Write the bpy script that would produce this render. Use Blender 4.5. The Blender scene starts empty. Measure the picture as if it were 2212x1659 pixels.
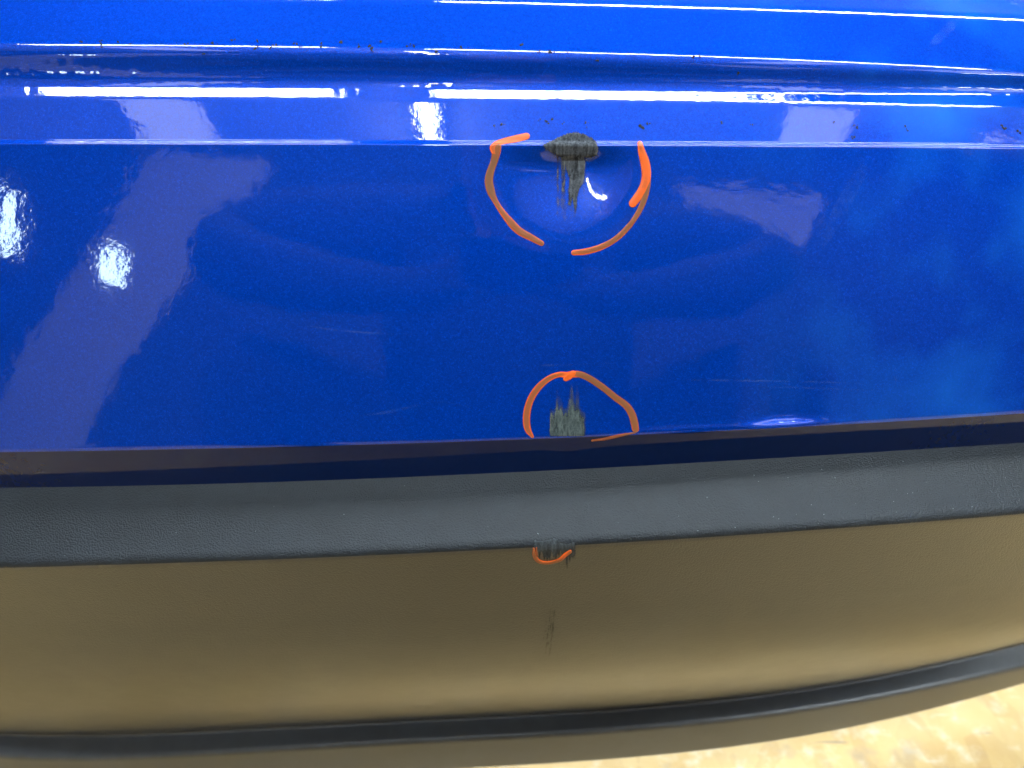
import bpy, math, random
import numpy as np
from mathutils import Vector
from mathutils.bvhtree import BVHTree

random.seed(7); rng = np.random.default_rng(7)
S = bpy.context.scene
C = S.collection

# ---------------------------------------------------------------- camera
W_, H_ = 2212.0, 1659.0            # pixel grid in which the outlines were measured
FPX = 1671.0
PITCH = math.radians(27)
CAM_Z = 0.74
cam = bpy.data.cameras.new('camera'); camo = bpy.data.objects.new('camera', cam); C.objects.link(camo)
cam.sensor_width = 36; cam.lens = 36 * FPX / W_
cam.clip_start = 0.01; cam.clip_end = 100
camo.location = (0, 0, CAM_Z); camo.rotation_euler = (math.pi / 2 - PITCH, 0, 0)
cam.dof.use_dof = True; cam.dof.focus_distance = 0.425; cam.dof.aperture_fstop = 7.0
S.camera = camo

# ---------------------------------------------------------------- world, exposure
w = bpy.data.worlds.new('World'); S.world = w; w.use_nodes = True
bg = w.node_tree.nodes['Background']
bg.inputs[0].default_value = (0.72, 0.83, 1.0, 1); bg.inputs[1].default_value = 0.12
S.view_settings.view_transform = 'Standard'; S.view_settings.look = 'None'
S.view_settings.exposure = .2; S.view_settings.gamma = 1
S.view_settings.use_curve_mapping = False
S.render.engine = 'CYCLES'

# ---------------------------------------------------------------- helpers
def nt(name):
    m = bpy.data.materials.new(name); m.use_nodes = True
    n = m.node_tree; p = n.nodes['Principled BSDF']
    return m, n, p
def node(n, t, **k):
    o = n.nodes.new(t)
    for a, b in k.items():
        if a.startswith('i_'):
            key = a[2:]; key = int(key) if key.isdigit() else key.replace('_', ' ')
            o.inputs[key].default_value = b
        else: setattr(o, a, b)
    return o
def noise(n, scale, detail=2, rough=.5, vec=None):
    o = node(n, 'ShaderNodeTexNoise'); o.inputs['Scale'].default_value = scale
    o.inputs['Detail'].default_value = detail; o.inputs['Roughness'].default_value = rough
    if vec: n.links.new(vec, o.inputs['Vector'])
    return o
def ramp(n, src, stops):
    o = node(n, 'ShaderNodeValToRGB'); e = o.color_ramp.elements
    while len(e) < len(stops): e.new(.5)
    for q, (p, c) in zip(e, stops):
        q.position = p; q.color = (c, c, c, 1) if isinstance(c, (int, float)) else (*c, 1)
    n.links.new(src, o.inputs[0]); return o
def mix(n, f, a, b, blend='MIX'):
    o = node(n, 'ShaderNodeMix', data_type='RGBA', blend_type=blend)
    for s, v in ((o.inputs[0], f), (o.inputs[6], a), (o.inputs[7], b)):
        if hasattr(v, 'node'): n.links.new(v, s)
        else: s.default_value = v if isinstance(v, (int, float)) else (*v, 1)
    return o.outputs[2]
def mapping(n, scale):
    t = node(n, 'ShaderNodeTexCoord'); m = node(n, 'ShaderNodeMapping'); m.inputs['Scale'].default_value = scale
    n.links.new(t.outputs['Object'], m.inputs['Vector']); return m.outputs[0]
def mesh_obj(name, verts, faces, mat, parent=None, smooth=True, normals=None):
    me = bpy.data.meshes.new(name); me.from_pydata([tuple(map(float, v)) for v in verts], [], [tuple(map(int, f)) for f in faces])
    me.update()
    if smooth: me.polygons.foreach_set('use_smooth', [True] * len(me.polygons))
    if normals is not None: me.normals_split_custom_set_from_vertices([tuple(map(float, q)) for q in normals])
    if mat: me.materials.append(mat)
    o = bpy.data.objects.new(name, me); C.objects.link(o)
    if parent: o.parent = parent
    return o
def tag(o, label=None, cat=None, group=None, kind=None):
    if label: o['label'] = label
    if cat: o['category'] = cat
    if group: o['group'] = group
    if kind: o['kind'] = kind
    return o
def empty(name, loc=(0, 0, 0)):
    o = bpy.data.objects.new(name, None); o.location = loc; C.objects.link(o); return o
def box(name, x0, x1, y0, y1, z0, z1, mat, parent=None):
    v = [(x, y, z) for x in (x0, x1) for y in (y0, y1) for z in (z0, z1)]
    f = [(0, 1, 3, 2), (4, 6, 7, 5), (0, 4, 5, 1), (2, 3, 7, 6), (0, 2, 6, 4), (1, 5, 7, 3)]
    return mesh_obj(name, v, f, mat, parent, smooth=False)
CP, SP = math.cos(PITCH), math.sin(PITCH)
def ray(px, py):
    xn = (px - W_ / 2) / FPX; yn = (py - H_ / 2) / FPX
    return Vector((xn, CP - yn * SP, -(SP + yn * CP)))

# ---------------------------------------------------------------- materials
def m_paint():
    m, n, p = nt('metallic_blue_paint')
    v = mapping(n, (1, 1, 1))
    fl = node(n, 'ShaderNodeTexVoronoi'); fl.inputs['Scale'].default_value = 2200; n.links.new(v, fl.inputs['Vector'])
    sep = node(n, 'ShaderNodeSeparateColor'); n.links.new(fl.outputs['Color'], sep.inputs[0])
    r = ramp(n, sep.outputs[0], [(0, .80), (.8, 1.0), (1, 1.4)])
    mo = noise(n, 700, 3, .7, v); mr = ramp(n, mo.outputs[0], [(.3, .82), (.7, 1.18)])
    r = type('o', (), {'outputs': [mix(n, 1.0, r.outputs[0], mr.outputs[0], 'MULTIPLY')]})
    col = mix(n, 1.0, (0.0, 0.050, 0.47), r.outputs[0], 'MULTIPLY')
    # cloudy brighter blue mixed in towards the right end of the panel
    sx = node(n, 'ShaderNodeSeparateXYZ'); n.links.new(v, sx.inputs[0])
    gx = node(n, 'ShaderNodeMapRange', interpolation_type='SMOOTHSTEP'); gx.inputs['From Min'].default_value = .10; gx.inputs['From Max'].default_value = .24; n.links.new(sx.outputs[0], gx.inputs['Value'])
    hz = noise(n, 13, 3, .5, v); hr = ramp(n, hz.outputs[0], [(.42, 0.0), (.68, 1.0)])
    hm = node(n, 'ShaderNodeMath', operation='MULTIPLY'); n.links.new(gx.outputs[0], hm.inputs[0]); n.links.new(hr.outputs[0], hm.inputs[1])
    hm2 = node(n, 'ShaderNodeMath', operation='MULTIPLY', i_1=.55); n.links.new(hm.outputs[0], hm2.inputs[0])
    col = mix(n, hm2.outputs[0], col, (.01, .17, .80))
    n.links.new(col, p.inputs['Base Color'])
    p.inputs['Metallic'].default_value = .5; p.inputs['Roughness'].default_value = .46; p.inputs['Specular IOR Level'].default_value = 0
    b = node(n, 'ShaderNodeBump'); b.inputs['Strength'].default_value = .12; b.inputs['Distance'].default_value = .0004
    n.links.new(sep.outputs[1], b.inputs['Height']); n.links.new(b.outputs[0], p.inputs['Normal'])
    p.inputs['Specular Tint'].default_value = (.1, .4, 1, 1)
    # clear coat with orange peel
    p.inputs['Coat Weight'].default_value = 1; p.inputs['Coat Roughness'].default_value = .028; p.inputs['Coat IOR'].default_value = 1.62
    o1 = noise(n, 190, 3, .6, v)
    b2 = node(n, 'ShaderNodeBump'); b2.inputs['Strength'].default_value = .075; b2.inputs['Distance'].default_value = .0005
    n.links.new(o1.outputs[0], b2.inputs['Height']); 
    o2 = noise(n, 75, 2, .5, v); b3 = node(n, 'ShaderNodeBump'); b3.inputs['Strength'].default_value = .07; b3.inputs['Distance'].default_value = .001
    n.links.new(o2.outputs[0], b3.inputs['Height']); n.links.new(b2.outputs[0], b3.inputs['Normal']); n.links.new(b3.outputs[0], p.inputs['Coat Normal'])
    return m
def m_plastic(name, base, rough, bump, spec=.5):
    m, n, p = nt(name)
    v = mapping(n, (1, 1, 1))
    wv = noise(n, 300, 2, .5, v)
    add = node(n, 'ShaderNodeMix', data_type='RGBA'); add.blend_type = 'ADD'; add.inputs[0].default_value = .00025
    n.links.new(v, add.inputs[6]); n.links.new(wv.outputs['Color'], add.inputs[7])
    vo = node(n, 'ShaderNodeTexVoronoi', feature='F1'); vo.inputs['Scale'].default_value = 1000
    n.links.new(add.outputs[2], vo.inputs['Vector'])
    inv = ramp(n, vo.outputs['Distance'], [(.0, 1.0), (.35, .75), (.8, 0.0)])
    b = node(n, 'ShaderNodeBump'); b.inputs['Strength'].default_value = bump; b.inputs['Distance'].default_value = .0005
    n.links.new(inv.outputs[0], b.inputs['Height']); n.links.new(b.outputs[0], p.inputs['Normal'])
    dust = noise(n, 55, 5, .65, v)
    dr = ramp(n, dust.outputs[0], [(.35, 0.0), (.75, 1.0)])
    c = mix(n, dr.outputs[0], base, tuple(q * 1.5 + .002 for q in base))
    n.links.new(c, p.inputs['Base Color'])
    rr = node(n, 'ShaderNodeMapRange'); rr.inputs['To Min'].default_value = rough; rr.inputs['To Max'].default_value = rough + .10
    n.links.new(dr.outputs[0], rr.inputs['Value']); n.links.new(rr.outputs[0], p.inputs['Roughness'])
    p.inputs['Specular IOR Level'].default_value = spec
    return m
def m_floor():
    m, n, p = nt('worn_yellow_floor_paint')
    v = mapping(n, (1, 1, 1))
    a = noise(n, 9, 6, .6, v); b = noise(n, 38, 5, .65, v)
    c = mix(n, ramp(n, a.outputs[0], [(.3, 0.0), (.7, 1.0)]).outputs[0], (.53, .335, .10), (.60, .425, .19))
    c = mix(n, ramp(n, b.outputs[0], [(.52, 0.0), (.72, .75)]).outputs[0], c, (.70, .60, .42))
    t = node(n, 'ShaderNodeTexCoord'); mp = node(n, 'ShaderNodeMapping'); mp.inputs['Scale'].default_value = (60, 22, 1); mp.inputs['Rotation'].default_value = (0, 0, .5)
    n.links.new(t.outputs['Object'], mp.inputs['Vector']); vo = node(n, 'ShaderNodeTexVoronoi'); vo.inputs['Scale'].default_value = 1; vo.inputs['Randomness'].default_value = 1; n.links.new(mp.outputs[0], vo.inputs['Vector'])
    sc = node(n, 'ShaderNodeSeparateColor'); n.links.new(vo.outputs['Color'], sc.inputs[0])
    c = mix(n, ramp(n, sc.outputs[0], [(.4, 0.0), (1, .28)]).outputs[0], c, (.36, .18, .04))
    d = noise(n, 17, 4, .6, v)
    c = mix(n, ramp(n, d.outputs[0], [(.56, 0.0), (.75, .6)]).outputs[0], c, (.26, .21, .15))
    for ang, col, lo in ((1.1, (.62, .55, .42), .69), (1.9, (.17, .14, .11), .69)):
        t = node(n, 'ShaderNodeTexCoord'); mp = node(n, 'ShaderNodeMapping'); mp.inputs['Rotation'].default_value = (0, 0, ang); mp.inputs['Scale'].default_value = (9, 110, 1)
        n.links.new(t.outputs['Object'], mp.inputs['Vector']); sn = noise(n, 1, 2, .5, mp.outputs[0])
        c = mix(n, ramp(n, sn.outputs[0], [(lo, 0.0), (lo + .05, .8)]).outputs[0], c, col)
    n.links.new(c, p.inputs['Base Color']); p.inputs['Roughness'].default_value = .5
    bb = node(n, 'ShaderNodeBump'); bb.inputs['Strength'].default_value = .2; bb.inputs['Distance'].default_value = .001
    n.links.new(b.outputs[0], bb.inputs['Height']); n.links.new(bb.outputs[0], p.inputs['Normal'])
    return m
def m_ink():
    m, n, p = nt('orange_marker_ink')
    at = node(n, 'ShaderNodeAttribute', attribute_name='dens'); ac = node(n, 'ShaderNodeAttribute', attribute_name='across')
    v = mapping(n, (1, 1, 1)); ns = noise(n, 500, 3, .6, v)
    # thin ink lets the blue through and dries brown; thick ink is full orange, and collects along both borders
    edge = ramp(n, ac.outputs['Fac'], [(.35, 0.0), (.95, .45)])
    s = node(n, 'ShaderNodeMath', operation='ADD'); n.links.new(at.outputs['Fac'], s.inputs[0]); n.links.new(edge.outputs[0], s.inputs[1])
    j = node(n, 'ShaderNodeMath', operation='MULTIPLY_ADD', i_1=.25, i_2=-.125); n.links.new(ns.outputs[0], j.inputs[0])
    s2 = node(n, 'ShaderNodeMath', operation='ADD', use_clamp=True); n.links.new(s.outputs[0], s2.inputs[0]); n.links.new(j.outputs[0], s2.inputs[1])
    sr = ramp(n, s2.outputs[0], [(0.1, 0.0), (.6, .22), (.95, 1.0)])
    c = mix(n, sr.outputs[0], (.23, .098, .042), (.90, .14, .016))
    n.links.new(c, p.inputs['Base Color']); p.inputs['Roughness'].default_value = .38
    tr = node(n, 'ShaderNodeBsdfTransparent'); mx = node(n, 'ShaderNodeMixShader')
    al = ramp(n, ac.outputs['Fac'], [(.80, 1.0), (1.0, .25)])
    n.links.new(al.outputs[0], mx.inputs[0]); n.links.new(tr.outputs[0], mx.inputs[1]); n.links.new(p.outputs[0], mx.inputs[2])
    n.links.new(mx.outputs[0], n.nodes['Material Output'].inputs[0])
    return m
def m_scuff(name, dark, light, vs=(520, 520, 45), hi=.62):
    m, n, p = nt(name)
    at = node(n, 'ShaderNodeAttribute', attribute_name='dens')
    v = mapping(n, vs); st = noise(n, 1, 4, .65, v)
    v2 = mapping(n, (1, 1, 1)); gr = noise(n, 1100, 3, .7, v2)
    f = mix(n, .28, st.outputs[0], gr.outputs[0])
    rr = ramp(n, f, [(.40, dark), (.62, light)])
    n.links.new(rr.outputs[0], p.inputs['Base Color']); p.inputs['Roughness'].default_value = .75
    p.inputs['Specular IOR Level'].default_value = .25
    bmp = node(n, 'ShaderNodeBump'); bmp.inputs['Strength'].default_value = .35; bmp.inputs['Distance'].default_value = .0006
    n.links.new(f, bmp.inputs['Height']); n.links.new(bmp.outputs[0], p.inputs['Normal'])
    k = node(n, 'ShaderNodeMath', operation='MULTIPLY_ADD', i_1=.9, i_2=-.45); n.links.new(st.outputs[0], k.inputs[0])
    s = node(n, 'ShaderNodeMath', operation='ADD'); n.links.new(k.outputs[0], s.inputs[0]); n.links.new(at.outputs['Fac'], s.inputs[1])
    al = ramp(n, s.outputs[0], [(.10, 0.0), (hi, 1.0)])
    tr = node(n, 'ShaderNodeBsdfTransparent'); mx = node(n, 'ShaderNodeMixShader')
    n.links.new(al.outputs[0], mx.inputs[0]); n.links.new(tr.outputs[0], mx.inputs[1]); n.links.new(p.outputs[0], mx.inputs[2])
    n.links.new(mx.outputs[0], n.nodes['Material Output'].inputs[0])
    return m
def m_plain(name, col, rough=.6, emit=None, es=0):
    m, n, p = nt(name)
    v = mapping(n, (1, 1, 1)); a = noise(n, 3, 4, .6, v)
    c = mix(n, a.outputs[0], tuple(q * .9 for q in col), tuple(min(1, q * 1.1) for q in col))
    n.links.new(c, p.inputs['Base Color']); p.inputs['Roughness'].default_value = rough
    if emit: p.inputs['Emission Color'].default_value = (*emit, 1); p.inputs['Emission Strength'].default_value = es
    return m
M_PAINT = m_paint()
M_PLAST = m_plastic('grained_black_plastic', (.011, .014, .018), .38, .5, .36)
def m_flange():
    m, n, p = nt('shaded_blue_paint'); v = mapping(n, (1, 1, 1)); a = noise(n, 200, 4, .6, v)  # the cover's blue darkened, so the shade under the edge is in the colour
    n.links.new(mix(n, a.outputs[0], (.001, .008, .045), (.002, .012, .065)), p.inputs['Base Color'])
    p.inputs['Roughness'].default_value = .5; p.inputs['Specular IOR Level'].default_value = 0
    p.inputs['Coat Weight'].default_value = 1; p.inputs['Coat Roughness'].default_value = .02
    return m
M_LIP = m_plastic('lit_tone_black_plastic', (.050, .056, .066), .40, .2, .9)  # same black plastic, base lightened to stand in for light on the lip
_p = M_LIP.node_tree.nodes['Principled BSDF']; _p.inputs['Coat Weight'].default_value = .9; _p.inputs['Coat Roughness'].default_value = .3
M_FLANGE = m_flange()
M_SATIN = m_plastic('satin_black_plastic', (.014, .014, .015), .38, .5, .9)
_p = M_SATIN.node_tree.nodes['Principled BSDF']; _p.inputs['Coat Weight'].default_value = 1; _p.inputs['Coat Roughness'].default_value = .34; _p.inputs['Coat IOR'].default_value = 1.65
M_FLOOR = m_floor()
M_INK = m_ink()
M_SCUFF = m_scuff('scraped_grey_rubber', (.018, .021, .026), (.12, .132, .15))
M_RUB = m_scuff('grey_rub_mark', (.03, .045, .048), (.115, .145, .145), (700, 700, 22), .95)
M_PSC = m_scuff('scraped_black_plastic', (.02, .022, .025), (.08, .092, .10))

# ---------------------------------------------------------------- floor and workshop around the camera
fl = mesh_obj('floor', [(-6, -6, 0), (6, -6, 0), (6, 4, 0), (-6, 4, 0)], [(0, 1, 2, 3)], M_FLOOR, smooth=False); tag(fl, kind='structure')

M_CEIL = m_plain('pale_ceiling_board', (.62, .63, .68), .8)
M_HOUS = m_plain('white_lamp_housing', (.8, .8, .8), .4)
M_TUBE = m_plain('lit_lamp_tube', (.9, .9, .9), .4, (.80, .93, 1.0), 44)
M_TUBE3 = m_plain('brightest_lamp_tube', (.9, .9, .9), .4, (.80, .93, 1.0), 40)
M_TUBE4 = m_plain('added_fill_tube', (.9, .9, .9), .4, (.84, .95, 1.0), 75)
M_TUBE2 = m_plain('dimmer_lamp_tube', (.9, .9, .9), .4, (.80, .93, 1.0), 28)
def strip_light(cx, cy, cz, length, along, label, tube=None):
    e = empty('strip_light', (cx, cy, cz))
    h = length / 2; wd = .075 if along == 'x' else .035
    def b(name, l, w0, z0, z1, mat):
        if along == 'x': return box(name, -l, l, -w0, w0, z0, z1, mat, e)
        return box(name, -w0, w0, -l, l, z0, z1, mat, e)
    b('housing', h + .03, wd + .02, .0, .07, M_HOUS)
    b('diffuser', h, wd, -.045, -.002, tube or M_TUBE)
    tag(e, label, 'lamp', 'ceiling strip lights over the bumper')
    return e

M_DARKROOF = m_plain('dark_roof_deck', (.05, .055, .065), .8)
M_WALL = m_plain('dark_workshop_wall', (.06, .065, .08), .8)
M_DOOR = m_plain('pale_sheet', (.82, .80, .84), .5)
M_SKYL = m_plain('translucent_roof_sheet', (.8, .8, .8), .5, (.80, .86, 1.0), 3.2)
M_PANE = m_plain('daylit_pane', (.8, .8, .8), .3, (.62, .86, 1.0), 20)
ce = box('roof_deck', -6, 6, -.80, 5, 3.0, 3.1, M_DARKROOF); tag(ce, kind='structure')
ce = box('ceiling', -6, 6, -3.7, -.80, 3.0, 3.1, M_CEIL); tag(ce, kind='structure')
wl = box('wall', -6, 6, -3.8, -3.7, 0, 3.0, M_WALL); tag(wl, kind='structure')
def roof_light(x0, x1, label):
    e = tag(empty('roof_light', ((x0 + x1) / 2, -2.1, 2.985)), label, 'roof light', 'roof lights in the pale ceiling')
    h = (x1 - x0) / 2; box('sheet', -h, h, -.65, .65, -.004, .004, M_SKYL, e)
    for q in (-1, 1): box('frame', q * (h + .02) - .02, q * (h + .02) + .02, -.67, .67, -.012, .014, M_HOUS, e)
roof_light(-2.05, -1.62, 'narrow roof light beside the shorter strip lights')
roof_light(1.65, 2.1, 'wider roof light beside the longer strip lights')
roof_light(3.2, 3.9, 'widest roof light at the far end of the ceiling')
def wall_sheet(name, pts, t, label, cat):
    cx = sum(p[0] for p in pts) / len(pts); e = [(x - cx, 0, z) for x, z in pts] + [(x - cx, t, z) for x, z in pts]; n = len(pts)
    f = [tuple(range(n)), tuple(range(2 * n - 1, n - 1, -1))] + [(i, i + n, (i + 1) % n + n, (i + 1) % n) for i in range(n)]
    o = mesh_obj(name, e, f, M_DOOR, smooth=False); o.location = (cx, -3.69, 0); return tag(o, label, cat)
wall_sheet('leaning_board', [(-4.35, .01), (-3.50, .01), (-2.30, 1.72), (-1.75, 2.45), (-2.72, 2.50), (-3.85, .85)], .02, 'long pale board leaning askew against the dark wall', 'board')
wall_sheet('hanging_sheet', [(1.90, 1.72), (2.15, 1.68), (2.42, 1.85), (2.90, 2.50), (1.40, 2.50), (1.80, 1.95)], .015, 'pale sheet hung high on the dark wall, narrowing downward', 'sheet')
def wall_window(x, z, w2, h2, label):
    e = tag(empty('wall_window', (x, -3.66, z)), label, 'window')
    box('pane', -w2, w2, 0, .01, -h2, h2, M_PANE, e)
    for q in (-1, 1): box('frame', q * (w2 + .015) - .015, q * (w2 + .015) + .015, 0, .02, -h2 - .03, h2 + .03, M_HOUS, e)
wall_window(-3.0, 1.66, .085, .15, 'small lit window half hidden by the leaning board')
wall_window(-3.95, 1.95, .08, .24, 'taller lit window beside the leaning board')
strip_light(-1.36, -.82, 2.90, 1.32, 'x', 'ceiling strip light of the middle row, the shorter one')
strip_light(1.21, -.82, 2.90, 2.98, 'x', 'ceiling strip light of the middle row, the longer one')
strip_light(-1.15, 1.15, 2.90, 1.15, 'x', 'ceiling strip light of the row over the car, the shorter one', M_TUBE3)
strip_light(1.18, 1.15, 2.90, 2.75, 'x', 'ceiling strip light of the row over the car, the longer one', M_TUBE3)
strip_light(-1.4, 2.7, 2.90, 2.2, 'x', 'strip light added beyond the bumper to brighten the floor, the shorter one', M_TUBE4)  # unseen row, added to light the floor that the valance mirrors
strip_light(1.3, 2.7, 2.90, 2.6, 'x', 'strip light added beyond the bumper to brighten the floor, the longer one', M_TUBE4)
strip_light(4.2, -1.8, 2.90, 2.4, 'y', 'long ceiling strip light at the far end of the ceiling, set crosswise', M_TUBE3)
strip_light(-.40, -2.1, 2.90, 1.1, 'y', 'short ceiling strip light set crosswise to the others')

# the photographer, squatting close to the bumper: seen only as a dark shape in the paint
M_CLOTH = m_plain('dark_work_clothes', (.022, .024, .030), .85)
M_SKIN = m_plain('skin', (.45, .27, .19), .55)
def person():
    P = []; E = []; Rd = []
    def v(co, r, par=None):
        P.append(co); Rd.append(r if isinstance(r, tuple) else (r, r))
        if par is not None: E.append((par, len(P) - 1))
        return len(P) - 1
    pel = v((0, -.56, .34), (.22, .16)); wa = v((0, -.44, .50), (.25, .15), pel); ch = v((0, -.34, .70), (.27, .15), wa)
    sh = v((0, -.31, .86), (.15, .10), ch); ne = v((0, -.25, .90), .06, sh); h1 = v((0, -.19, .92), (.075, .085), ne); h2 = v((0, -.12, .99), (.08, .09), h1); v((0, -.09, 1.03), .05, h2)
    for s in (-1, 1):
        a = v((s * .22, -.32, .86), .09, sh); b = v((s * .36, -.24, .83), .085, a); e = v((s * .46, -.15, .77), .07, b)
        f = v((s * .27, -.10, .72), .05, e); hd = v((s * .12, -.055, .70), .03, f); pm = v((s * .085, -.048, .725), .03, hd)
        for k in range(4): g = v((s * (.060 - .004 * k), -.040, .750 - .017 * k), .009, pm); v((s * (.034 - .002 * k), -.035, .752 - .017 * k), .008, g)
        t = v((s * .075, -.030, .700), .010, pm); v((s * .052, -.030, .702), .009, t)
        k1 = v((s * .13, -.52, .36), .13, pel); k2 = v((s * .30, -.36, .52), .14, k1); k3 = v((s * .45, -.20, .63), .12, k2)
        an = v((s * .36, -.42, .12), .05, k3); fo = v((s * .36, -.40, .055), .05, an); v((s * .40, -.25, .045), .042, fo)
    me = bpy.data.meshes.new('skeleton'); me.from_pydata(P, E, []); o = bpy.data.objects.new('skeleton', me); C.objects.link(o)
    sk = o.modifiers.new('s', 'SKIN')
    for q, r in zip(me.skin_vertices[0].data, Rd): q.radius = r
    me.skin_vertices[0].data[0].use_root = True
    o.modifiers.new('d', 'SUBSURF').levels = 2
    dg = bpy.context.evaluated_depsgraph_get(); m2 = bpy.data.meshes.new_from_object(o.evaluated_get(dg)); bpy.data.objects.remove(o)
    m2.name = 'person'; m2.materials.clear(); m2.materials.append(M_CLOTH); m2.materials.append(M_SKIN)
    for p in m2.polygons:
        c = p.center; p.use_smooth = True
        if c.y > -.21 and c.z > .84 and abs(c.x) < .11: p.material_index = 1
    q = bpy.data.objects.new('person', m2); C.objects.link(q)
    return tag(q, 'person in dark work clothes squatting in front of the bumper, mirrored in the paint', 'person')
person()
ph = empty('phone', (0, 0, CAM_Z)); ph.rotation_euler = (-PITCH, 0, 0)
box('body', -.062, .088, -.020, -.012, -.055, .020, m_plain('black_phone_case', (.01, .01, .011), .4), ph)
box('screen', -.057, .083, -.0208, -.0202, -.052, .017, m_plain('dark_phone_glass', (.02, .02, .02), .1), ph)
tag(ph, 'black phone held in both hands by the squatting person', 'phone')

# ---------------------------------------------------------------- bumper: character lines of the moulding
XS = [0, 553, 1106, 1659, 2212]
LINES = {   # height of each line in the photograph at XS
 'A': [-14, -7, 5, 18, 39],   'B': [101, 106, 114, 133, 158], 'C': [168, 171, 176, 182, 194],
 'D': [211, 213, 218, 223, 230], 'E': [309, 309, 312, 313.5, 318], 'F': [974, 965, 946, 924, 890],
 'G': [1053, 1042, 1020, 990, 956], 'H': [1222, 1206, 1179, 1148, 1105],
}
LOW = {  # the bottom lip turns up more sharply to the right
 'I': ([0, 553, 1106, 1444, 1659, 1756, 1930, 2212], [1584, 1573, 1546, 1521, 1500, 1487, 1453, 1387]),
 'J': ([0, 553, 1106, 1444, 1659, 1756, 1860, 2034, 2212], [1634, 1623, 1594, 1566, 1546, 1532, 1514, 1478, 1444]),
 'K': ([0, 553, 1106, 1444, 1659, 1826, 2000, 2212], [1712, 1695, 1658, 1630, 1607, 1577, 1536, 1479])}
EPS = {'AB': 47, 'BC': 1, 'CD': 33.3, 'DE': 31, 'EF': 17, 'FG': -6.5, 'GH': 62, 'HI': -26.5, 'IJ': 74, 'JK': -7}
def bow(x):     # plan view: the bumper turns away from the viewer, more to the right
    return np.where(x > 0, .22 * x ** 2 + .10 * np.abs(x) ** 3, .10 * x ** 2 + .05 * np.abs(x) ** 3)
POLY = {k: np.polyfit(XS, v, 3) for k, v in LINES.items()}
POLY.update({k: np.polyfit(a, b, 5) for k, (a, b) in LOW.items()})
names = list('ABCDEFGHIJK')
def tanth(y):
    yn = (y - H_ / 2) / FPX
    return (SP + yn * CP) / (CP - yn * SP)
cy_ = {k: float(np.polyval(POLY[k], W_ / 2)) for k in names}
Y0 = {'E': .425}; Zc = {'E': -.425 * tanth(cy_['E'])}
def solve(a, b, e):
    e = math.radians(e); tq = tanth(cy_[b])
    s = (Zc[a] + tq * Y0[a]) / (math.cos(e) + tq * math.sin(e))
    Y0[b] = Y0[a] - s * math.sin(e); Zc[b] = Zc[a] - s * math.cos(e)
for a, b in zip('EFGHIJ', 'FGHIJK'): solve(a, b, EPS[a + b])
for b, a in zip('DCBA', 'EDCB'): solve(a, b, EPS[b + a])
print('PROFILE', {k: (round(Y0[k], 4), round(Zc[k], 4)) for k in names})

XMAX = .80; NX = 1000
Xc = np.linspace(-XMAX, XMAX, NX)
def line3d(k):
    px = np.linspace(-30, W_ + 30, 140); xn = (px - W_ / 2) / FPX; yn = (np.polyval(POLY[k], px) - H_ / 2) / FPX
    f = CP - yn * SP; xs = xn * Y0[k] / f
    for _ in range(60): t = (Y0[k] + bow(xs)) / f; xs = xn * t
    z = -t * (SP + yn * CP)
    q = np.polyfit(xs, z, 7); dq = np.polyder(q)
    xcl = np.clip(Xc, xs[0], xs[-1])
    dx = Xc - xcl
    z = np.polyval(q, xcl) + np.polyval(dq, xcl) * np.sign(dx) * (1 - np.exp(-np.abs(dx) * 3)) / 3
    return np.stack([Xc, Y0[k] + bow(Xc), z + CAM_Z], 1)
L = {k: line3d(k) for k in names}
rip = sum(a * np.sin(2 * math.pi * Xc / wl + ph) for a, wl, ph in ((.00016, .031, .4), (.00012, .0173, 2.1), (.00010, .0112, 4.0), (.00008, .0071, 1.2)))
L['C'] = L['C'] + np.stack([0 * Xc, .30 * rip, .10 * np.roll(rip, 37)], 1)      # the pressed groove is slightly rippled
def off(k, dy, dz): return L[k] + np.array([0, dy, dz])
def lerp(a, b, t): return L[a] * (1 - t) + L[b] * t
sstep = lambda a, b, x: (lambda t: t * t * (3 - 2 * t))(np.clip((x - a) / (b - a), 0, 1))
kick = .0005 * sstep(.05, .10, Xc) * (1 - sstep(.17, .22, Xc)) + .0021 * sstep(.125, .15, Xc) * (1 - sstep(.16, .185, Xc))      # the bottom edge flares out here
# control polygon from the top of the panel round to the underside: (points, rounding length at that corner, part)
ctrl = [
  (off('A', .115, .052), 0, 'p'),
 (off('A', .075, .038), .03, 'p'),
 (L['A'], .0045, 'p'),
 (L['B'], .0058, 'p'),
 (L['C'], .0080, 'p'),
 (L['D'], .0016, 'p'),
 (off('E', .0021, .0009), .0008, 'p'),
 (L['E'], .0010, 'p'),
 (lerp('E', 'F', .5) + np.array([0, -.0012, .0004]), .055, 'p'),
 (lerp('E', 'F', .975) + kick[:, None] * np.array([0, 1, 0]), .003, 'p'),
 (L['F'], .0022, 'p'),
 (L['G'] + np.array([0, .0, -.001]), 0, 'pg'),
 (L['G'], 0, 'g'),
 (L['H'], .0055, 'gv'),
 (lerp('H', 'I', .40) + np.array([0, -.038, 0]), .16, 'v'),
 (L['I'], .0035, 'vl'),
 (L['J'], .0050, 'l'),
 (L['K'], .004, 'l'),
 (off('K', .05, .03), 0, 'l'),
]
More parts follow.
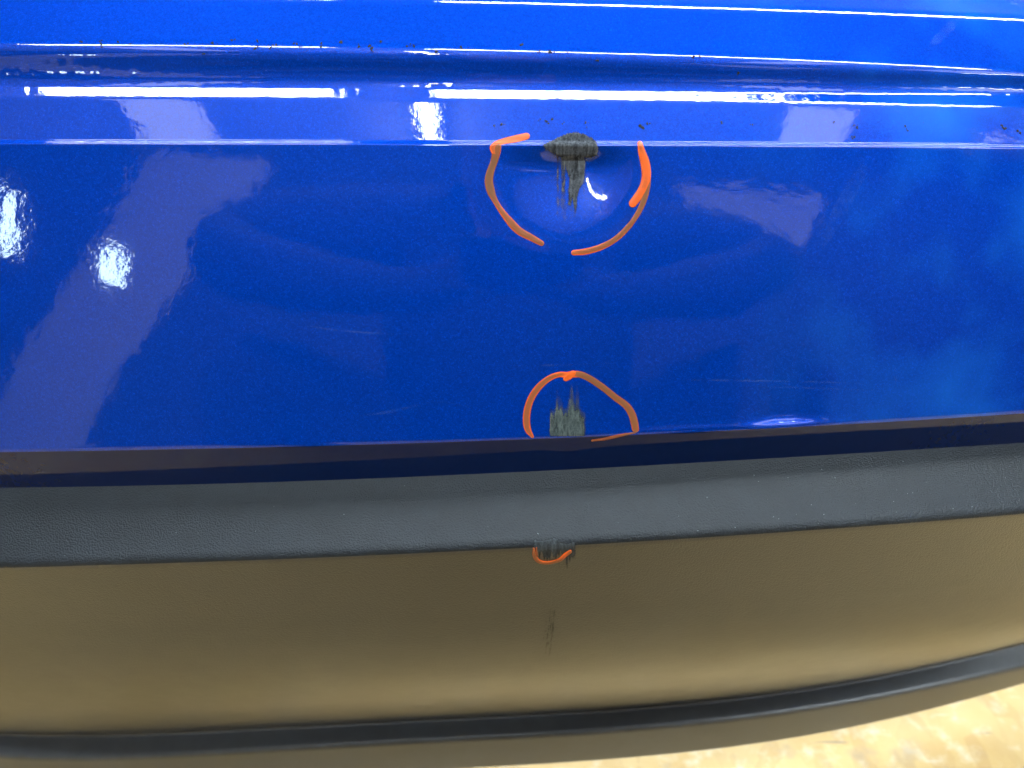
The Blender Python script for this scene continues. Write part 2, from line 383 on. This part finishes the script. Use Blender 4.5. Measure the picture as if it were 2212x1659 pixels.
def build_rows(pts, step=.0035, nf=14):
    """round the corners with quadratic curves; every column gets the same number of rows"""
    rows, own = [], []
    n = len(pts)
    ends = []
    for i in range(n):
        P, r, _ = pts[i]
        if r == 0 or i in (0, n - 1): ends.append((P, P, None)); continue
        a = pts[i - 1][0] - P; b = pts[i + 1][0] - P
        la = np.linalg.norm(a, axis=1, keepdims=True); lb = np.linalg.norm(b, axis=1, keepdims=True)
        ra = np.minimum(r, la * .49); rb = np.minimum(r, lb * .49)
        ends.append((P + a / la * ra, P + b / lb * rb, P))
    for i in range(n):
        s, e, P = ends[i]
        if P is None: rows.append(s)
        else:
            for t in np.linspace(0, 1, nf): rows.append((1 - t) ** 2 * s + 2 * t * (1 - t) * P + t * t * e)
        if i < n - 1:
            q = ends[i + 1][0]; ln = float(np.median(np.linalg.norm(q - e, axis=1)))
            m = max(1, int(ln / step))
            for k in range(1, m): rows.append(e + (q - e) * (k / m))
        own.append(len(rows))
    return np.array(rows), own
def add_dent(R):
    """the knock under the upper scuff pushed the panel in around the edge"""
    for (px, py, rx, rz, dep, Yd) in ((1222, 350, .029, .026, .0050, None), (1228, 930, .014, .012, .0003, None)):
        d = ray(px, py); k = 'E' if py < 600 else 'F'
        t = Y0[k] / d.y; cx, cz = d.x * t, CAM_Z + d.z * t
        g = np.exp(-(((R[..., 0] - cx) / rx) ** 2 + ((R[..., 2] - cz) / rz) ** 2) ** 1.3)
        tz = np.clip((R[..., 2] - cz + .001) / .0095, 0, 1); g *= 1 - tz * tz * (3 - 2 * tz)
        g *= (R[..., 1] < Y0[k] + .05)
        g = g * (1 + .15 * np.sin((R[..., 0] - cx) * 95 + .6) * np.cos((R[..., 2] - cz) * 60)); R[..., 1] += g * dep; R[..., 2] -= g * dep * .25
    return R
paint_ctrl = ctrl[:12]; plast_ctrl = ctrl[12:]
Rp, ownp = build_rows(paint_ctrl); Rp = add_dent(Rp)
Rb, ownb = build_rows(plast_ctrl)
def grid_normals(R):
    du = np.gradient(R, axis=1); dv = np.gradient(R, axis=0)
    n = np.cross(du, dv); n /= np.linalg.norm(n, axis=2, keepdims=True) + 1e-12
    if n[n.shape[0] // 2, n.shape[1] // 2, 1] > 0: n = -n
    return n
def grid_part(name, R, N, mat, parent):
    a, b = R.shape[:2]
    idx = np.arange(a * b).reshape(a, b)
    f = np.stack([idx[:-1, :-1], idx[1:, :-1], idx[1:, 1:], idx[:-1, 1:]], -1).reshape(-1, 4)
    o = mesh_obj(name, R.reshape(-1, 3), f, mat, parent, True)
    return o
bumper = tag(empty('car_bumper', (0, 0, 0)), 'blue painted car bumper with black grained lower part and orange marker rings', 'bumper')
i_fl = ownp[-3] + 9          # just past the rounding at the bottom edge
NP_ = grid_normals(Rp)
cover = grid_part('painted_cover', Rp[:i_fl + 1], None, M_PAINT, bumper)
cover.data.normals_split_custom_set_from_vertices([tuple(q) for q in NP_[:i_fl + 1].reshape(-1, 3)])
flange = grid_part('flange', Rp[i_fl:], None, M_FLANGE, bumper)
flange['label'] = 'blue flange tucked under the painted edge, darkened as if shaded'
cover['label'] = 'glossy metallic blue upper part with scuffs'
# the black moulding: ledge, hollow valance and bottom lip, cut where the moulding turns
i_ledge = ownb[0] + 9
i_val = ownb[2] + 6
def sub_normals(R): return grid_normals(R)
NB = grid_normals(Rb)
def plastic_part(name, r0, r1):
    R = Rb[r0:r1 + 1]; o = grid_part(name, R, None, {'valance': M_SATIN, 'lip': M_LIP}.get(name, M_PLAST), bumper)
    o.data.normals_split_custom_set_from_vertices([tuple(q) for q in NB[r0:r1 + 1].reshape(-1, 3)])
    return o
plastic_part('trim_ledge', 0, i_ledge)
plastic_part('valance', i_ledge, i_val)
plastic_part('lip', i_val, len(Rb) - 1)

# ---------------------------------------------------------------- things drawn or rubbed onto the surface: cast onto the moulding
def quads(R, base):
    a, b = R.shape[:2]; idx = np.arange(a * b).reshape(a, b) + base
    return np.stack([idx[:-1, :-1], idx[1:, :-1], idx[1:, 1:], idx[:-1, 1:]], -1).reshape(-1, 4)
V_all = np.concatenate([Rp.reshape(-1, 3), Rb.reshape(-1, 3)]); F_all = np.concatenate([quads(Rp, 0), quads(Rb, Rp.shape[0] * Rp.shape[1])])
BVH = BVHTree.FromPolygons([tuple(v) for v in V_all], [tuple(int(i) for i in f) for f in F_all])
ORI = Vector((0, 0, CAM_Z))
def cast(px, py, lift=.0002):
    d = ray(px, py).normalized(); h = BVH.ray_cast(ORI, d)
    if h[0] is None: return None
    n = h[1] if h[1].dot(d) < 0 else -h[1]
    return h[0] + n * lift
def set_attr(o, name, vals):
    a = o.data.attributes.new(name, 'FLOAT', 'POINT'); a.data.foreach_set('value', [float(v) for v in vals])
def crop(x0, y0, s): return lambda x, y: ((x / s + x0) / 1.82278, (y / s + y0) / 1.82278)
c1 = crop(0, 0, 1.58); c2 = crop(1300, 0, 1.58); c3 = crop(2632, 0, 1.58)
c4 = crop(1800, 450, 2.37); c5 = crop(1950, 1400, 3.016); c8 = crop(1900, 2000, 2.37)
def catmull(pts, n=9):
    P = np.array(pts, float); P = np.vstack([2 * P[0] - P[1], P, 2 * P[-1] - P[-2]]); out = []
    for i in range(1, len(P) - 2):
        for t in np.linspace(0, 1, n, endpoint=False):
            a, b, c, d = P[i - 1], P[i], P[i + 1], P[i + 2]
            out.append(.5 * (2 * b + (c - a) * t + (2 * a - 5 * b + 4 * c - d) * t * t + (3 * b - a - 3 * c + d) * t ** 3))
    out.append(P[-2]); return np.array(out)
def stroke(name, cr, sc, pts, mat=M_INK, lift=.00025, NA=7):
    """pts: x, y, half width, ink density, in the crop's pixels"""
    Q = catmull(pts); xy = np.array([cr(x, y) for x, y in Q[:, :2]]); hw = np.clip(Q[:, 2], 1, None) / sc / 1.82278; de = np.clip(Q[:, 3], 0, 1)
    # rounded ends
    t0 = xy[0] - xy[1]; t0 /= np.linalg.norm(t0); t1 = xy[-1] - xy[-2]; t1 /= np.linalg.norm(t1)
    pre, post = [], []
    for f in (1.0, .86, .6, .3): pre.append((xy[0] + t0 * hw[0] * f, hw[0] * math.sqrt(max(.02, 1 - f * f)), de[0]))
    for f in (.3, .6, .86, 1.0): post.append((xy[-1] + t1 * hw[-1] * f, hw[-1] * math.sqrt(max(.02, 1 - f * f)), de[-1]))
    seq = pre + [(a, b, c) for a, b, c in zip(xy, hw, de)] + post
    ctr = np.array([s[0] for s in seq]); tan = np.gradient(ctr, axis=0); tan /= np.linalg.norm(tan, axis=1, keepdims=True) + 1e-9
    nor = np.stack([-tan[:, 1], tan[:, 0]], 1)
    vs, den, acr = [], [], []
    for (c, h, d), nn in zip(seq, nor):
        for a in np.linspace(-1, 1, NA):
            p = c + nn * h * a; q = cast(p[0], p[1], lift * (1.15 - .9 * abs(a) ** 3))
            if q is None: q = Vector((0, .5, 0))
            vs.append(q); den.append(d); acr.append(abs(a))
    n = len(seq); f = [(i * NA + j, i * NA + j + 1, (i + 1) * NA + j + 1, (i + 1) * NA + j) for i in range(n - 1) for j in range(NA - 1)]
    o = mesh_obj(name, vs, f, mat, cover if mat is M_INK else cover); set_attr(o, 'dens', den); set_attr(o, 'across', acr)
    return o
stroke('marker_stroke', c4, 2.37, [(645, 205, 34, 1), (560, 226, 36, 1), (450, 248, 30, 1), (375, 272, 28, .9), (335, 310, 32, .8), (345, 345, 32, .75)])
stroke('marker_stroke', c4, 2.37, [(375, 300, 40, .35), (365, 350, 42, .4), (345, 440, 36, .12), (312, 530, 38, .1), (296, 620, 42, .08), (315, 720, 40, .12), (356, 810, 27, .35), (420, 910, 29, .5), (500, 1010, 38, .45), (580, 1090, 38, .4), (680, 1145, 34, .4), (785, 1203, 27, .45)])
stroke('marker_stroke', c4, 2.37, [(1768, 560, 42, .2), (1762, 680, 42, .15), (1735, 820, 30, .15), (1668, 955, 25, .3), (1580, 1070, 27, .3), (1470, 1170, 28, .35), (1340, 1240, 30, .45), (1200, 1280, 30, .55), (1090, 1292, 27, .65)])
stroke('marker_stroke', c4, 2.37, [(1705, 275, 26, .75), (1725, 360, 38, .9), (1752, 450, 46, 1), (1766, 560, 46, .95), (1748, 660, 44, .85), (1700, 750, 42, 1), (1640, 830, 40, 1)], lift=.0004)
stroke('marker_stroke', c5, 3.016, [(440, 960, 20, .7), (388, 880, 40, .55), (371, 780, 45, .5), (382, 640, 45, .5), (430, 500, 43, .5), (520, 370, 41, .5), (640, 270, 36, .5), (760, 225, 34, .7), (850, 232, 40, .9), (920, 222, 42, .8), (1010, 225, 41, .2), (1130, 278, 41, .2), (1280, 380, 41, .22), (1430, 500, 41, .25), (1550, 590, 44, .25), (1620, 690, 47, .25), (1652, 800, 47, .3), (1664, 870, 44, .4)])
stroke('marker_stroke', c5, 3.016, [(920, 215, 40, 1), (870, 250, 42, 1), (840, 272, 34, 1)], lift=.0004)
stroke('marker_stroke', c5, 3.016, [(1660, 915, 9, .2), (1500, 945, 17, .3), (1300, 990, 16, .35), (1150, 1010, 11, .4)])
for o in [stroke('marker_stroke', c8, 2.37, [(478, 378, 10, .5), (486, 440, 21, .4), (520, 490, 20, .5), (590, 508, 17, .6), (660, 500, 17, .5), (720, 480, 19, .5), (765, 440, 21, .8), (815, 405, 19, .6)], lift=.0007),
          stroke('marker_stroke', c8, 2.37, [(503, 368, 6, .5), (503, 400, 7, .5), (508, 440, 8, .4)], lift=.0007)]:
    o.parent = bpy.data.objects['valance']

def patch(name, cr, x0, x1, y0, y1, nx, ny, dens, mat, parent, lift=.0002, crust=.0004):
    xs = np.linspace(x0, x1, nx); ys = np.linspace(y0, y1, ny)
    D = np.array([[dens(x, y) for x in xs] for y in ys])
    keep = {}; vs, dv, fs = [], [], []
    for j in range(ny - 1):
        for i in range(nx - 1):
            if max(D[j, i], D[j + 1, i], D[j, i + 1], D[j + 1, i + 1]) < .04: continue
            f = []
            for (a, b) in ((j, i), (j + 1, i), (j + 1, i + 1), (j, i + 1)):
                if (a, b) not in keep:
                    d = min(1, max(0, D[a, b])); q = cast(*cr(xs[b], ys[a]), lift + crust * d)
                    keep[(a, b)] = len(vs); vs.append(q if q is not None else Vector((0, .5, 0))); dv.append(d)
                f.append(keep[(a, b)])
            fs.append(f)
    o = mesh_obj(name, vs, fs, mat, parent); set_attr(o, 'dens', dv); return o
def sd_poly(poly):
    P = np.array(poly, float); Q = np.roll(P, -1, 0)
    def f(x, y):
        p = np.array([x, y]); e = Q - P; wv = p - P
        t = np.clip((wv * e).sum(1) / (e * e).sum(1), 0, 1); d = np.sqrt((((wv - e * t[:, None])) ** 2).sum(1).min())
        c = ((P[:, 1] <= y) & (Q[:, 1] > y)) | ((Q[:, 1] <= y) & (P[:, 1] > y))
        xi = P[:, 0] + (y - P[:, 1]) / np.where(Q[:, 1] == P[:, 1], 1e-9, Q[:, 1] - P[:, 1]) * (Q[:, 0] - P[:, 0])
        return d if (c & (xi > x)).sum() % 2 else -d
    return f
sm = lambda a, b, x: (lambda t: t * t * (3 - 2 * t))(min(1, max(0, (x - a) / (b - a))))
ov = sd_poly([(800, 290), (880, 255), (960, 215), (1040, 182), (1110, 175), (1190, 192), (1255, 225), (1297, 270), (1312, 320), (1300, 375), (1250, 398), (1180, 395), (1120, 405), (1030, 400), (950, 385), (890, 355), (830, 325)])
patch('scuff', c4, 770, 1340, 150, 430, 96, 60, lambda x, y: sm(-16, 14, ov(x, y) + 9 * math.sin(x * .21) * math.sin(y * .17 + x * .05)) * (1 if x > 870 else .55 + .45 * (x - 770) / 100), M_SCUFF, cover, .0003, .0003)['label'] = 'raised oval of scraped grey residue on the crease'
tl = sd_poly([(1000, 380), (1185, 380), (1190, 470), (1188, 560), (1168, 650), (1140, 700), (1120, 780), (1118, 870), (1104, 930), (1090, 880), (1075, 780), (1062, 860), (1036, 850), (1040, 720), (1048, 600), (1020, 520)])
COLN = rng.random(400)
def coln(x, w): return float(np.interp((x / w) % 399, np.arange(400), COLN))
def tail(x, y):
    a = sm(-14, 16, tl(x, y)) * (.95 - .25 * sm(600, 900, y))
    s = coln(x, 13)
    b = 0
    if 870 < x < 1200 and y > 370: b = .9 * max(0, s - .35) * (1 - sm(380 + 300 * s, 560 + 440 * s, y)) * sm(868, 905, x)
    if 920 < x < 1120 and y > 700: b = max(b, .36 * s * (1 - sm(820, 1060, y)) * sm(700, 800, y))
    return max(a, b)
patch('scuff', c4, 850, 1210, 385, 1070, 90, 130, tail, M_SCUFF, cover, .00015, .0003)['label'] = 'dark streaks dragged down from the oval scuff'
tops = [(640, 800), (660, 500), (690, 640), (705, 600), (735, 320), (760, 470), (785, 400), (810, 560), (850, 560), (875, 400), (910, 230), (940, 380), (985, 300), (1010, 520), (1040, 640), (1060, 760), (1080, 850)]
def rub(x, y):
    t = np.interp(x, [a for a, _ in tops], [b for _, b in tops]); s = coln(x, 14)
    body = sm(t - 90, t + 400, y) * .8 + .75 * sm(560, 800, y)
    return max(0, body - .22 * s) * sm(630, 665, x) * (1 - sm(1050, 1085, x)) * (1 - sm(940, 965, y)) * sm(180, 260, y)
patch('scuff', c5, 620, 1100, 180, 968, 100, 150, rub, M_RUB, cover, .00015, .0002)['label'] = 'grey green rub mark fanning up from the bottom edge'
def psc(x, y):
    s = coln(x, 14)
    top = 275 + 30 * abs(math.sin(x / 70.)) + (25 if x > 690 else 0)
    a = sm(top - 14, top + 18, y) * (1 - sm(350 + 100 * s, 400 + 150 * s, y)) * sm(465, 495, x) * (1 - sm(840, 885, x))
    b = .45 * (s > .5) * sm(360, 380, y) * (1 - sm(480, 600, y)) * sm(690, 720, x) * (1 - sm(790, 820, x))
    return max(a * .85, b)
patch('scuff', c8, 450, 900, 250, 600, 90, 70, psc, M_PSC, bpy.data.objects['valance'], .0001, .0002)['label'] = 'scraped patch on the ledge edge'
def vscr(x, y):
    xx = x + (y - 1150) * .12; s = coln(xx, 9)
    return .26 * s * sm(900, 1000, y) * (1 - sm(1200 + 150 * s, 1300 + 150 * s, y)) * sm(560, 590, xx) * (1 - sm(655, 680, xx))
patch('scuff', c8, 480, 740, 880, 1460, 60, 90, vscr, M_PSC, bpy.data.objects['valance'], .0001, .00005)['label'] = 'faint upright scratches in the hollow face'

# dirt caught along the creases
M_DIRT = m_plain('brown_dirt', (.022, .021, .018), .9)
specks = []
for cr, lst in ((c1, [(505, 255), (630, 262), (632, 285), (730, 270), (815, 275), (1160, 275), (1325, 268), (1455, 250), (1610, 258), (1600, 292), (1680, 290), (1710, 284), (1840, 275), (1865, 292), (2000, 270), (2002, 292), (2125, 265), (1270, 335)]),
                (c2, [(65, 265), (175, 285), (250, 300), (255, 312), (310, 260), (525, 292), (495, 290), (655, 320), (815, 290), (1190, 283), (1295, 320), (1365, 322), (1380, 320), (1480, 328), (1660, 378), (1100, 355), (1020, 775), (1080, 770), (1310, 745), (1350, 755), (1380, 750), (1445, 760), (1590, 765), (1925, 775), (1945, 788), (1955, 795), (1978, 768)]),
                (c3, [(330, 770), (520, 775), (1030, 765), (1160, 780), (1180, 790), (1475, 795), (1490, 808), (1140, 850), (1145, 858), (2075, 780), (2095, 800), (2180, 815), (150, 352), (195, 356), (430, 455)])):
    for x, y in lst:
        for _ in range(3): specks.append((*cr(x + rng.normal(0, 7), y + rng.normal(0, 6)), (.0003 + .0006 * rng.random())))
for (x, y) in zip(rng.uniform(0, 2200, 25), rng.uniform(118, 300, 25)): specks.append((x, y, .0002 + .0002 * rng.random()))
vs, fs = [], []
for px, py, r in specks:
    q = cast(px, py, .0001)
    if q is None: continue
    d = ray(px, py).normalized(); b0 = len(vs); k = 7
    vs.append(q - d * r * .5)
    for i in range(k):
        a = 2 * math.pi * i / k; rr = r * rng.uniform(.5, 1.2) / .425 * FPX
        p = cast(px + rr * math.cos(a), py + rr * math.sin(a), .00004); vs.append(p if p is not None else q)
    fs += [(b0, b0 + 1 + i, b0 + 1 + (i + 1) % k) for i in range(k)]
tag(mesh_obj('dirt_specks', vs, fs, M_DIRT, cover), kind='stuff')


# fine scratches in the clear coat, dust on the ledge
def m_scratch():
    m, n, p = nt('scratched_clear_coat'); v = mapping(n, (1, 1, 1)); a = noise(n, 90, 4, .7, v); ac = node(n, 'ShaderNodeAttribute', attribute_name='dens')
    n.links.new(mix(n, a.outputs[0], (.05, .22, .75), (.18, .42, .85)), p.inputs['Base Color']); p.inputs['Roughness'].default_value = .6
    r = ramp(n, a.outputs[0], [(.4, 0.0), (.8, .4)]); k = node(n, 'ShaderNodeMath', operation='MULTIPLY'); n.links.new(r.outputs[0], k.inputs[0]); n.links.new(ac.outputs['Fac'], k.inputs[1])
    tr = node(n, 'ShaderNodeBsdfTransparent'); mx = node(n, 'ShaderNodeMixShader')
    n.links.new(k.outputs[0], mx.inputs[0]); n.links.new(tr.outputs[0], mx.inputs[1]); n.links.new(p.outputs[0], mx.inputs[2])
    n.links.new(mx.outputs[0], n.nodes['Material Output'].inputs[0]); return m
M_SCR = m_scratch(); cv = lambda x, y: (x, y)
for pts in ([(640, 697, 1.6, .1), (700, 710, 2, .45), (800, 719, 2, .4), (890, 724, 1.6, .05)], [(1110, 790, 1.6, .1), (1200, 789, 2, .4), (1330, 784, 1.6, .1)],
            [(1460, 821, 1.6, .1), (1600, 822, 2, .5), (1760, 825, 2, .4), (1880, 829, 1.6, .05)], [(1640, 836, 1.4, .1), (1750, 838, 2, .35), (1900, 844, 1.4, .05)],
            [(1932, 770, 2, .6), (1934, 800, 2.2, .55), (1936, 850, 1.5, .1)], [(760, 900, 2, .05), (850, 888, 3, .3), (940, 868, 3, .35), (1020, 880, 2, .05)],
            [(2000, 110, 5, .05), (2030, 80, 9, .35), (2055, 55, 10, .4), (2065, 48, 8, .1)], [(1760, 545, 10, .1), (1800, 480, 16, .3), (1850, 390, 14, .3), (1875, 345, 8, .05)]):
    stroke('scratch', cv, 1 / 1.82278, pts, M_SCR, .0001, 3)
M_DUST = m_plain('pale_dust', (.26, .29, .29), .8)
vs, fs = [], []
GY = lambda x, t: np.polyval(POLY['G'], x) * (1 - t) + np.polyval(POLY['H'], x) * t
for x, t in zip(np.concatenate([rng.uniform(0, 2200, 26), rng.uniform(1500, 2210, 24)]), rng.uniform(.1, .97, 50)):
    y = GY(x, t); r = rng.uniform(.5, 1.4); st = rng.uniform(1, 3) if rng.random() < .3 else 1; a0 = rng.uniform(0, 3.14); b0 = len(vs); k = 5
    ring = []
    for i in range(k):
        a = 2 * math.pi * i / k; dx, dy = r * st * math.cos(a), r * .6 * math.sin(a)
        q = cast(x + dx * math.cos(a0) - dy * math.sin(a0), y + dx * math.sin(a0) + dy * math.cos(a0), .0002); ring.append(q)
    if any(q is None for q in ring): continue
    vs += ring; fs.append(tuple(range(b0, b0 + k)))
tag(mesh_obj('dust_specks', vs, fs, M_DUST, bpy.data.objects['trim_ledge']), kind='stuff')
